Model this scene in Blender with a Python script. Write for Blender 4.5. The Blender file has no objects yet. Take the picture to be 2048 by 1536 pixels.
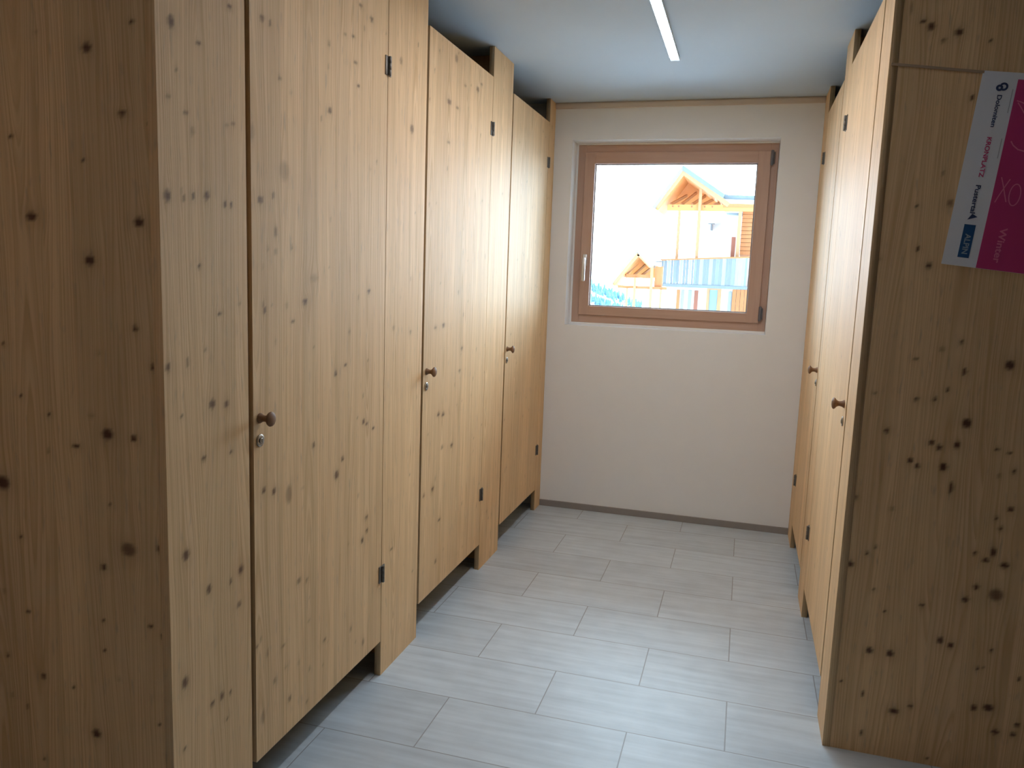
import bpy, math, random
import numpy as np
from mathutils import Vector, Matrix

C = bpy.context.scene.collection
SC = bpy.context.scene

# ------------------------------------------------------------------ camera
cam_data = bpy.data.cameras.new('camera')
cam = bpy.data.objects.new('camera', cam_data)
C.objects.link(cam)
cam_data.sensor_width = 36.0
cam_data.lens = 27.603
cam_data.clip_start = 0.02
cam_data.clip_end = 1000
_r = Vector((0.95810247, 0.28416524, 0.0359133))
_u = Vector((-0.07372834, 0.12351798, 0.98959964))
_f = Vector((-0.27677388, 0.95078569, -0.13929392))
_m = Matrix((_r, _u, -_f)).transposed().to_4x4()
_m.translation = (0, 0, 1.5)
cam.matrix_world = _m
SC.camera = cam

# ------------------------------------------------------------------ exposure
SC.view_settings.view_transform = 'Standard'
SC.view_settings.look = 'None'
SC.view_settings.gamma = 1.0
SC.view_settings.use_curve_mapping = False
SC.view_settings.exposure = 1.76
SC.cycles.max_bounces = 12
SC.cycles.diffuse_bounces = 8
SC.cycles.glossy_bounces = 4
SC.cycles.transparent_max_bounces = 8
SC.cycles.sample_clamp_indirect = 8.0

# ------------------------------------------------------------------ sky: thin bright winter cloud, brightest high up ahead (+Y), dim behind the viewer
SKY_BACK = 0.9
SKY_LOW = 6.6
SKY_HIGH = 5.2
SKY_TINT = (0.64, 0.83, 1.0, 1)
world = bpy.data.worlds.new('sky')
SC.world = world
world.use_nodes = True
wn = world.node_tree
wn.nodes.clear()
wl = wn.links.new
w_tc = wn.nodes.new('ShaderNodeTexCoord')
w_sep = wn.nodes.new('ShaderNodeSeparateXYZ')
wl(w_tc.outputs['Generated'], w_sep.inputs[0])


def w_range(src, a, b, c, d):
    n = wn.nodes.new('ShaderNodeMapRange')
    n.interpolation_type = 'SMOOTHSTEP'
    for k, v in (('From Min', a), ('From Max', b), ('To Min', c), ('To Max', d)):
        n.inputs[k].default_value = v
    wl(src, n.inputs['Value'])
    return n.outputs['Result']


w_front = w_range(w_sep.outputs['Y'], -0.25, 0.5, 0.0, 1.0)
w_high = w_range(w_sep.outputs['Z'], 0.10, 0.55, SKY_LOW, SKY_HIGH)
w_mul = wn.nodes.new('ShaderNodeMath')
w_mul.operation = 'MULTIPLY_ADD'
wl(w_front, w_mul.inputs[0])
wl(w_high, w_mul.inputs[1])
w_mul.inputs[2].default_value = SKY_BACK
w_bg = wn.nodes.new('ShaderNodeBackground')
w_bg.inputs['Color'].default_value = SKY_TINT
wl(w_mul.outputs[0], w_bg.inputs['Strength'])
w_out = wn.nodes.new('ShaderNodeOutputWorld')
wl(w_bg.outputs[0], w_out.inputs[0])

# ------------------------------------------------------------------ window portal (guides sky sampling, gives off no light of its own)
portal = bpy.data.lights.new('window_portal', 'AREA')
portal.shape = 'RECTANGLE'
portal.size = 1.3
portal.size_y = 1.2
portal.cycles.is_portal = True
po = bpy.data.objects.new('window_portal', portal)
C.objects.link(po)
po.location = (-0.478, 5.28, 1.757)
po.rotation_euler = (math.radians(-90), 0, 0)     # faces into the room (-Y)

portal2 = portal.copy()
portal2.size, portal2.size_y = 1.0, 0.9
po2 = bpy.data.objects.new('window_portal', portal2)
C.objects.link(po2)
po2.location = (-2.84, -0.9, 1.75)
po2.rotation_euler = (math.radians(-90), 0, math.radians(-90))   # daylight from the added fill window behind the viewer

# ------------------------------------------------------------------ measures of the place (metres)
XL, XR = -1.2, 0.3505            # fronts of the left and right cubicles
YB = 4.8724                      # back wall
ZC = 2.543                       # ceiling
YA = 1.4113                      # near end of the left cubicles
YR = 2.6006                      # near end of the right cubicles
ZT, ZB = 2.404, 0.136            # door top and bottom
WX0, WX1, WZ0, WZ1 = -1.086, 0.128, 1.193, 2.324   # window opening
ROOM_X0, ROOM_X1, ROOM_Y0 = -2.62, 1.77, -2.6

# ------------------------------------------------------------------ helpers
def link(o, parent=None):
    C.objects.link(o)
    if parent is not None:
        o.parent = parent
    return o


def obj_raw(name, verts, faces, mats, parent=None, fmat=None, smooth=False):
    me = bpy.data.meshes.new(name)
    me.from_pydata([tuple(v) for v in verts], [], [tuple(f) for f in faces])
    for m in (mats if isinstance(mats, (list, tuple)) else [mats]):
        me.materials.append(m)
    if fmat is not None:
        me.polygons.foreach_set('material_index', np.array(fmat, dtype=np.int32))
    if smooth:
        me.polygons.foreach_set('use_smooth', np.ones(len(me.polygons), dtype=bool))
    me.update()
    return link(bpy.data.objects.new(name, me), parent)


class MB:
    """collects shapes into one mesh"""
    def __init__(self):
        self.v, self.f, self.m = [], [], []

    def add(self, verts, faces, mi=0):
        n = len(self.v)
        self.v += [tuple(p) for p in verts]
        self.f += [tuple(i + n for i in f) for f in faces]
        self.m += [mi] * len(faces)
        return self

    def box(self, x0, x1, y0, y1, z0, z1, mi=0, bev=0.0):
        if bev <= 0:
            v = [(x, y, z) for z in (z0, z1) for y in (y0, y1) for x in (x0, x1)]
            f = [(0, 2, 3, 1), (4, 5, 7, 6), (0, 1, 5, 4), (2, 6, 7, 3), (0, 4, 6, 2), (1, 3, 7, 5)]
            return self.add(v, f, mi)
        import bmesh
        bm = bmesh.new()
        bmesh.ops.create_cube(bm, size=1)
        for q in bm.verts:
            q.co = Vector(((x0 + x1) / 2 + q.co.x * (x1 - x0), (y0 + y1) / 2 + q.co.y * (y1 - y0), (z0 + z1) / 2 + q.co.z * (z1 - z0)))
        bmesh.ops.bevel(bm, geom=bm.edges[:], offset=bev, segments=2, profile=0.5, affect='EDGES')
        bm.verts.index_update()
        self.add([q.co[:] for q in bm.verts], [[q.index for q in fc.verts] for fc in bm.faces], mi)
        bm.free()
        return self

    def prism(self, pts, y0, y1, mi=0):
        """outline in X,Z pushed from y0 to y1"""
        n = len(pts)
        v = [(x, y0, z) for x, z in pts] + [(x, y1, z) for x, z in pts]
        f = [tuple(range(n - 1, -1, -1)), tuple(range(n, 2 * n))]
        f += [(i, (i + 1) % n, n + (i + 1) % n, n + i) for i in range(n)]
        return self.add(v, f, mi)

    def beam(self, a, b, w, h, mi=0):
        """square timber from a to b"""
        a, b = Vector(a), Vector(b)
        d = (b - a).normalized()
        s = d.cross(Vector((0, 0, 1)))
        if s.length < 1e-3:
            s = Vector((1, 0, 0))
        s.normalize()
        t = s.cross(d).normalized()
        v = []
        for p in (a, b):
            for i, j in ((-1, -1), (1, -1), (1, 1), (-1, 1)):
                v.append(p + s * (i * w / 2) + t * (j * h / 2))
        return self.add(v, [(0, 1, 2, 3), (7, 6, 5, 4), (0, 4, 5, 1), (1, 5, 6, 2), (2, 6, 7, 3), (3, 7, 4, 0)], mi)

    def lathe(self, prof, org, axis, n=24, mi=0):
        """profile (distance along axis, radius) turned about the axis"""
        ax = Vector(axis).normalized()
        s = ax.orthogonal().normalized()
        t = ax.cross(s)
        o = Vector(org)
        v, f = [], []
        for d, r in prof:
            for k in range(n):
                a = 2 * math.pi * k / n
                v.append(o + ax * d + (s * math.cos(a) + t * math.sin(a)) * r)
        for i in range(len(prof) - 1):
            for k in range(n):
                k2 = (k + 1) % n
                f.append((i * n + k, i * n + k2, (i + 1) * n + k2, (i + 1) * n + k))
        f.append(tuple(range(n - 1, -1, -1)))
        f.append(tuple(range((len(prof) - 1) * n, len(prof) * n)))
        return self.add(v, f, mi)

    def build(self, name, mats, parent=None, smooth=False):
        o = obj_raw(name, self.v, self.f, mats, parent, self.m, smooth)
        return o


def smooth_by_angle(o, deg=40):
    import bmesh
    me = o.data
    bm = bmesh.new()
    bm.from_mesh(me)
    for fc in bm.faces:
        fc.smooth = True
    for e in bm.edges:
        if len(e.link_faces) == 2 and e.calc_face_angle(0) > math.radians(deg):
            e.smooth = False
    bm.to_mesh(me)
    bm.free()
    return o


def empty(name, loc=(0, 0, 0)):
    o = bpy.data.objects.new(name, None)
    o.empty_display_size = 0.1
    C.objects.link(o)
    o.location = loc
    return o


def tag(o, label, cat, group=None):
    o['label'] = label
    o['category'] = cat
    if group:
        o['group'] = group
    return o


def struct(o, label=None, cat=None):
    o['kind'] = 'structure'
    if label:
        o['label'] = label
    if cat:
        o['category'] = cat
    return o


def adopt(o, parent):
    """parent while keeping world coordinates (children are modelled in world space)"""
    o.parent = parent
    o.matrix_parent_inverse = Matrix.Translation(-Vector(parent.location))
    return o


# ------------------------------------------------------------------ materials
def new_mat(name):
    m = bpy.data.materials.new(name)
    m.use_nodes = True
    nt = m.node_tree
    b = nt.nodes['Principled BSDF']
    return m, nt, b


def N(nt, t, **kw):
    n = nt.nodes.new(t)
    for k, v in kw.items():
        setattr(n, k, v)
    return n


def mathn(nt, op, a, b=None, clamp=False):
    n = N(nt, 'ShaderNodeMath', operation=op)
    n.use_clamp = clamp
    for i, q in enumerate((a, b)):
        if q is None:
            continue
        if isinstance(q, (int, float)):
            n.inputs[i].default_value = q
        else:
            nt.links.new(q, n.inputs[i])
    return n.outputs[0]


def mixc(nt, fac, a, b, mode='MIX'):
    n = N(nt, 'ShaderNodeMix', data_type='RGBA', blend_type=mode)
    for idx, q in ((0, fac), (6, a), (7, b)):
        if isinstance(q, (int, float)):
            n.inputs[idx].default_value = q
        elif isinstance(q, tuple):
            n.inputs[idx].default_value = (*q, 1) if len(q) == 3 else q
        else:
            nt.links.new(q, n.inputs[idx])
    return n.outputs[2]


def plain(name, col, rough=0.6, metal=0.0, var=0.06, scale=30.0, spec=0.5, bump=0.0):
    """plain colour with a little irregularity"""
    m, nt, b = new_mat(name)
    tc = N(nt, 'ShaderNodeTexCoord')
    no = N(nt, 'ShaderNodeTexNoise')
    no.inputs['Scale'].default_value = scale
    no.inputs['Detail'].default_value = 4
    nt.links.new(tc.outputs['Object'], no.inputs['Vector'])
    dark = tuple(c * (1 - var) for c in col)
    lite = tuple(min(1, c * (1 + var)) for c in col)
    nt.links.new(mixc(nt, no.outputs['Fac'], dark, lite), b.inputs['Base Color'])
    b.inputs['Roughness'].default_value = rough
    b.inputs['Metallic'].default_value = metal
    b.inputs['Specular IOR Level'].default_value = spec
    if bump:
        bn = N(nt, 'ShaderNodeBump')
        bn.inputs['Strength'].default_value = bump
        bn.inputs['Distance'].default_value = 0.004
        nt.links.new(no.outputs['Fac'], bn.inputs['Height'])
        nt.links.new(bn.outputs[0], b.inputs['Normal'])
    return m


def spruce(name, base, late, knot, rough=0.54, spec=0.33):
    """knotty spruce: growth rings, knots and lamella tone come from the board's own attributes"""
    m, nt, b = new_mat(name)
    L = nt.links.new

    def attr(n):
        a = N(nt, 'ShaderNodeAttribute')
        a.attribute_name = n
        return a.outputs['Fac']
    ring, knt, tint, gu, gv = attr('ring'), attr('knot'), attr('tint'), attr('gu'), attr('gv')
    # fine fibre: noise stretched along the board
    co = N(nt, 'ShaderNodeCombineXYZ')
    L(mathn(nt, 'MULTIPLY', ring, 300.0), co.inputs[0])
    L(mathn(nt, 'MULTIPLY', gv, 3.0), co.inputs[1])
    L(mathn(nt, 'MULTIPLY', tint, 91.0), co.inputs[2])
    fib = N(nt, 'ShaderNodeTexNoise')
    fib.inputs['Scale'].default_value = 1.0
    fib.inputs['Detail'].default_value = 3
    L(co.outputs[0], fib.inputs['Vector'])
    # growth rings
    co2 = N(nt, 'ShaderNodeCombineXYZ')
    L(mathn(nt, 'MULTIPLY', ring, 40.0), co2.inputs[0])
    L(mathn(nt, 'MULTIPLY', gv, 0.8), co2.inputs[1])
    L(mathn(nt, 'MULTIPLY', tint, 57.0), co2.inputs[2])
    wob = N(nt, 'ShaderNodeTexNoise')
    wob.inputs['Scale'].default_value = 1.0
    wob.inputs['Detail'].default_value = 2
    L(co2.outputs[0], wob.inputs['Vector'])
    ph = mathn(nt, 'ADD', mathn(nt, 'MULTIPLY', ring, 105.0), mathn(nt, 'MULTIPLY', wob.outputs['Fac'], 5.0))
    fr = mathn(nt, 'FRACT', ph)
    saw = N(nt, 'ShaderNodeValToRGB')
    saw.color_ramp.elements[0].position = 0.25
    saw.color_ramp.elements[0].color = (0, 0, 0, 1)
    saw.color_ramp.elements[1].position = 0.86
    saw.color_ramp.elements[1].color = (1, 1, 1, 1)
    e = saw.color_ramp.elements.new(0.99)
    e.color = (0.15, 0.15, 0.15, 1)
    L(fr, saw.inputs[0])
    lat = mathn(nt, 'MULTIPLY', saw.outputs[0], mathn(nt, 'MULTIPLY', wob.outputs['Fac'], 1.0))
    lat = mathn(nt, 'ADD', mathn(nt, 'MULTIPLY', lat, 0.85), mathn(nt, 'MULTIPLY', mathn(nt, 'SUBTRACT', fib.outputs['Fac'], 0.42), 0.75), clamp=True)
    col = mixc(nt, lat, base, late)
    # tone of each glued lamella
    tn = N(nt, 'ShaderNodeMapRange')
    tn.inputs['To Min'].default_value = 0.92
    tn.inputs['To Max'].default_value = 1.06
    L(tint, tn.inputs['Value'])
    cc = N(nt, 'ShaderNodeCombineXYZ')
    L(tn.outputs[0], cc.inputs[0])
    L(tn.outputs[0], cc.inputs[1])
    L(mathn(nt, 'MULTIPLY', tn.outputs[0], mathn(nt, 'ADD', 0.94, mathn(nt, 'MULTIPLY', wob.outputs['Fac'], 0.1))), cc.inputs[2])
    col = mixc(nt, 1.0, col, cc.outputs[0], 'MULTIPLY')
    # broad uneven streaks and short grey flecks along the grain
    co3 = N(nt, 'ShaderNodeCombineXYZ')
    L(mathn(nt, 'MULTIPLY', gu, 26.0), co3.inputs[0])
    L(mathn(nt, 'MULTIPLY', gv, 1.1), co3.inputs[1])
    stk = N(nt, 'ShaderNodeTexNoise')
    stk.inputs['Scale'].default_value = 1.0
    stk.inputs['Detail'].default_value = 3
    L(co3.outputs[0], stk.inputs['Vector'])
    sm = N(nt, 'ShaderNodeMapRange')
    for k_, v_ in (('From Min', 0.3), ('From Max', 0.7), ('To Min', 0.0), ('To Max', 1.0)):
        sm.inputs[k_].default_value = v_
    L(stk.outputs['Fac'], sm.inputs['Value'])
    col = mixc(nt, 1.0, col, mixc(nt, sm.outputs[0], (0.90, 0.885, 0.86), (1.05, 1.05, 1.06)), 'MULTIPLY')
    co4 = N(nt, 'ShaderNodeCombineXYZ')
    L(mathn(nt, 'MULTIPLY', gu, 75.0), co4.inputs[0])
    L(mathn(nt, 'MULTIPLY', gv, 13.0), co4.inputs[1])
    flk = N(nt, 'ShaderNodeTexNoise')
    flk.inputs['Scale'].default_value = 1.0
    flk.inputs['Detail'].default_value = 2
    L(co4.outputs[0], flk.inputs['Vector'])
    fm = N(nt, 'ShaderNodeMapRange')
    for k_, v_ in (('From Min', 0.60), ('From Max', 0.76), ('To Min', 0.0), ('To Max', 0.42)):
        fm.inputs[k_].default_value = v_
    L(flk.outputs['Fac'], fm.inputs['Value'])
    col = mixc(nt, fm.outputs[0], col, (0.42, 0.31, 0.21))
    col = mixc(nt, knt, col, knot)
    L(col, b.inputs['Base Color'])
    L(mathn(nt, 'ADD', rough, mathn(nt, 'MULTIPLY', fib.outputs['Fac'], 0.12)), b.inputs['Roughness'])
    b.inputs['Specular IOR Level'].default_value = spec
    bn = N(nt, 'ShaderNodeBump')
    bn.inputs['Strength'].default_value = 0.25
    bn.inputs['Distance'].default_value = 0.0012
    L(mathn(nt, 'ADD', fib.outputs['Fac'], mathn(nt, 'MULTIPLY', saw.outputs[0], 0.3)), bn.inputs['Height'])
    L(bn.outputs[0], b.inputs['Normal'])
    return m


def timber(name, a, c, axis='Z', scale=6.0, rough=0.6):
    """plain timber with grain along one axis"""
    m, nt, b = new_mat(name)
    tc = N(nt, 'ShaderNodeTexCoord')
    mp = N(nt, 'ShaderNodeMapping')
    s = {'X': (1, 14, 14), 'Y': (14, 1, 14), 'Z': (14, 14, 1)}[axis]
    mp.inputs['Scale'].default_value = s
    nt.links.new(tc.outputs['Object'], mp.inputs['Vector'])
    no = N(nt, 'ShaderNodeTexNoise')
    no.inputs['Scale'].default_value = scale
    no.inputs['Detail'].default_value = 4
    nt.links.new(mp.outputs[0], no.inputs['Vector'])
    nt.links.new(mixc(nt, no.outputs['Fac'], a, c), b.inputs['Base Color'])
    b.inputs['Roughness'].default_value = rough
    return m


M = {}
M['spruce'] = spruce('knotty_spruce', (0.83, 0.58, 0.325), (0.57, 0.33, 0.14), (0.10, 0.040, 0.020))
M['spruce_edge'] = timber('spruce_edge', (0.66, 0.45, 0.25), (0.5, 0.31, 0.15))
M['spruce_dark'] = timber('spruce_darkened', (0.13, 0.055, 0.025), (0.10, 0.04, 0.018))  # darkened to paint the shade inside door gaps; reused on wall_right
M['knob'] = timber('turned_pine', (0.27, 0.145, 0.07), (0.20, 0.10, 0.045), 'X')  # wood darkened so the colour carries the knobs' shaded side
M['steel'] = plain('brushed_steel', (0.42, 0.40, 0.37), 0.38, 1.0, 0.08, 60)
M['steel_dark'] = plain('dull_steel', (0.20, 0.185, 0.165), 0.5, 0.9, 0.1, 60)
M['black'] = plain('keyway_black', (0.02, 0.02, 0.02), 0.6)
M['plaster'] = plain('wall_plaster', (0.82, 0.845, 0.86), 0.85, 0, 0.02, 9, 0.3, 0.05)
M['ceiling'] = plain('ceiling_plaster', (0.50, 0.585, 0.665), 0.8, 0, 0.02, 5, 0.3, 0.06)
M['reveal'] = plain('reveal_plaster', (0.86, 0.86, 0.85), 0.8, 0, 0.02, 9, 0.3)
M['trim'] = timber('pale_batten', (0.68, 0.61, 0.54), (0.60, 0.52, 0.45), 'X')
M['base_tile'] = plain('grey_skirting_tile', (0.28, 0.26, 0.25), 0.5, 0, 0.08, 14)
M['window_wood'] = timber('larch_window_wood', (0.57, 0.38, 0.29), (0.46, 0.29, 0.21), 'X', 4, 0.45)
M['window_wood_v'] = timber('larch_window_wood_upright', (0.57, 0.38, 0.29), (0.46, 0.29, 0.21), 'Z', 4, 0.45)
M['gasket'] = plain('grey_gasket', (0.30, 0.27, 0.26), 0.6)
M['alu'] = plain('satin_aluminium', (0.72, 0.71, 0.70), 0.35, 0.85, 0.04)
M['hinge_cap'] = plain('dark_hinge_cover', (0.16, 0.15, 0.16), 0.5, 0.3)
M['lamp_body'] = plain('lamp_profile', (0.62, 0.66, 0.70), 0.4, 0.6)
M['paper'] = plain('poster_paper', (0.82, 0.84, 0.90), 0.5, 0, 0.02, 12)
M['pink'] = plain('poster_pink', (0.56, 0.045, 0.19), 0.45, 0, 0.05, 8)
M['ink_navy'] = plain('print_navy', (0.03, 0.05, 0.14), 0.5)
M['ink_blue'] = plain('print_blue', (0.010, 0.085, 0.24), 0.5)
M['ink_pink'] = plain('print_pink', (0.60, 0.06, 0.20), 0.5)
M['ink_grey'] = plain('print_grey', (0.45, 0.47, 0.52), 0.5)
M['ink_white'] = plain('print_white', (0.78, 0.20, 0.36), 0.5)
M['ink_pale'] = plain('print_pale_blue', (0.35, 0.45, 0.55), 0.5)
M['cord'] = plain('pale_tape', (0.42, 0.30, 0.20), 0.7)

# lamp diffuser: strong whitish glow, raised to fill the corridor with light
m, nt, b = new_mat('lamp_diffuser')
b.inputs['Base Color'].default_value = (0.85, 0.80, 0.80, 1)
b.inputs['Roughness'].default_value = 0.3
b.inputs['Emission Color'].default_value = (0.93, 0.94, 1.0, 1)
b.inputs['Emission Strength'].default_value = 22.0
M['diffuser'] = m
m = m.copy()
m.name = 'fill_diffuser_warm'
m.node_tree.nodes['Principled BSDF'].inputs['Emission Color'].default_value = (1.0, 0.64, 0.38, 1)
m.node_tree.nodes['Principled BSDF'].inputs['Emission Strength'].default_value = 8.0
M['fill_warm'] = m  # glow of the added strip behind the viewer

# window glass: thin clear pane
m, nt, b = new_mat('window_glass')
nt.nodes.remove(b)
tr = N(nt, 'ShaderNodeBsdfTransparent')
tr.inputs['Color'].default_value = (0.97, 0.985, 0.98, 1)
gl = N(nt, 'ShaderNodeBsdfGlossy')
gl.inputs['Roughness'].default_value = 0.02
fr = N(nt, 'ShaderNodeFresnel')
fr.inputs['IOR'].default_value = 1.45
mx = N(nt, 'ShaderNodeMixShader')
nt.links.new(fr.outputs[0], mx.inputs[0])
nt.links.new(tr.outputs[0], mx.inputs[1])
nt.links.new(gl.outputs[0], mx.inputs[2])
nt.links.new(mx.outputs[0], nt.nodes['Material Output'].inputs['Surface'])
M['glass'] = m

# floor: grey streaked porcelain planks, half bond, 632 x 316 mm
m, nt, b = new_mat('grey_floor_tiles')
L = nt.links.new
tc = N(nt, 'ShaderNodeTexCoord')
mp = N(nt, 'ShaderNodeMapping')
mp.inputs['Location'].default_value = (0.905 + 6.32, -2.455 + 40 * 0.3155, 0)
L(tc.outputs['Object'], mp.inputs['Vector'])
br = N(nt, 'ShaderNodeTexBrick')
br.offset = 0.5
br.inputs['Scale'].default_value = 1.0
br.inputs['Brick Width'].default_value = 0.632
br.inputs['Row Height'].default_value = 0.3155
br.inputs['Mortar Size'].default_value = 0.0022
br.inputs['Mortar Smooth'].default_value = 0.3
br.inputs['Bias'].default_value = 0.0
br.inputs['Color1'].default_value = (0, 0, 0, 1)
br.inputs['Color2'].default_value = (1, 1, 1, 1)
br.inputs['Mortar'].default_value = (0.5, 0.5, 0.5, 1)
L(mp.outputs[0], br.inputs['Vector'])
st = N(nt, 'ShaderNodeMapping')
st.inputs['Scale'].default_value = (1.2, 16, 1)
L(tc.outputs['Object'], st.inputs['Vector'])
sh = N(nt, 'ShaderNodeVectorMath', operation='ADD')
L(st.outputs[0], sh.inputs[0])
sc_ = N(nt, 'ShaderNodeVectorMath', operation='SCALE')
sc_.inputs['Scale'].default_value = 7.0
L(br.outputs['Color'], sc_.inputs[0])
L(sc_.outputs[0], sh.inputs[1])
n1 = N(nt, 'ShaderNodeTexNoise')
n1.inputs['Scale'].default_value = 2.2
n1.inputs['Detail'].default_value = 6
L(sh.outputs[0], n1.inputs['Vector'])
n2 = N(nt, 'ShaderNodeTexNoise')
n2.inputs['Scale'].default_value = 9
n2.inputs['Detail'].default_value = 5
L(tc.outputs['Object'], n2.inputs['Vector'])
f1 = N(nt, 'ShaderNodeMapRange')
f1.inputs['From Min'].default_value = 0.3
f1.inputs['From Max'].default_value = 0.7
L(mathn(nt, 'ADD', mathn(nt, 'MULTIPLY', n1.outputs['Fac'], 0.65), mathn(nt, 'MULTIPLY', n2.outputs['Fac'], 0.35)), f1.inputs['Value'])
c1 = mixc(nt, f1.outputs[0], (0.44, 0.49, 0.525), (0.61, 0.675, 0.72))
tm = N(nt, 'ShaderNodeMapRange')
tm.inputs['To Min'].default_value = 0.93
tm.inputs['To Max'].default_value = 1.05
L(br.outputs['Color'], tm.inputs['Value'])
c2 = mixc(nt, 1.0, c1, tm.outputs[0], 'MULTIPLY')
c3 = mixc(nt, br.outputs['Fac'], c2, (0.29, 0.29, 0.295))
L(c3, b.inputs['Base Color'])
b.inputs['Roughness'].default_value = 0.42
bn = N(nt, 'ShaderNodeBump')
bn.invert = True
bn.inputs['Strength'].default_value = 0.4
bn.inputs['Distance'].default_value = 0.002
L(br.outputs['Fac'], bn.inputs['Height'])
L(bn.outputs[0], b.inputs['Normal'])
M['floor'] = m

# outdoors
M['snow'] = plain('snow', (0.82, 0.88, 0.94), 0.8, 0, 0.04, 0.3, 0.3)
M['render'] = plain('white_render', (0.85, 0.84, 0.82), 0.8, 0, 0.03, 2)
M['chalet_wood'] = timber('larch_cladding', (0.540, 0.209, 0.068), (0.405, 0.135, 0.041), 'Z', 3)
M['chalet_pale'] = timber('pale_larch_beam', (0.525, 0.283, 0.136), (0.420, 0.210, 0.090), 'Z', 3)
M['chalet_soffit'] = timber('larch_soffit', (0.736, 0.320, 0.096), (0.576, 0.224, 0.064), 'Y', 3)
M['chalet_red'] = timber('reddish_shutter_wood', (0.360, 0.120, 0.066), (0.264, 0.084, 0.048), 'Z', 3)
M['slate'] = plain('grey_roof_sheet', (0.20, 0.23, 0.25), 0.5, 0, 0.1, 4)
M['slate_pale'] = plain('pale_verge_board', (0.30, 0.27, 0.24), 0.6, 0, 0.1, 4)
M['weathered'] = timber('weathered_grey_board', (0.20, 0.225, 0.24), (0.15, 0.175, 0.19), 'Z', 3)
M['weathered_lite'] = timber('silver_grey_board', (0.33, 0.33, 0.33), (0.25, 0.26, 0.27), 'Z', 3)
M['blue_glass'] = plain('door_glass', (0.22, 0.33, 0.40), 0.3, 0, 0.05, 2)
M['conifer'] = plain('hazy_conifer', (0.14, 0.30, 0.38), 0.8, 0, 0.3, 0.5)  # distant haze put into the foliage colour as a blue tint
M['grey_metal'] = plain('pale_grey_metal', (0.25, 0.26, 0.28), 0.5, 0.2)

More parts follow.
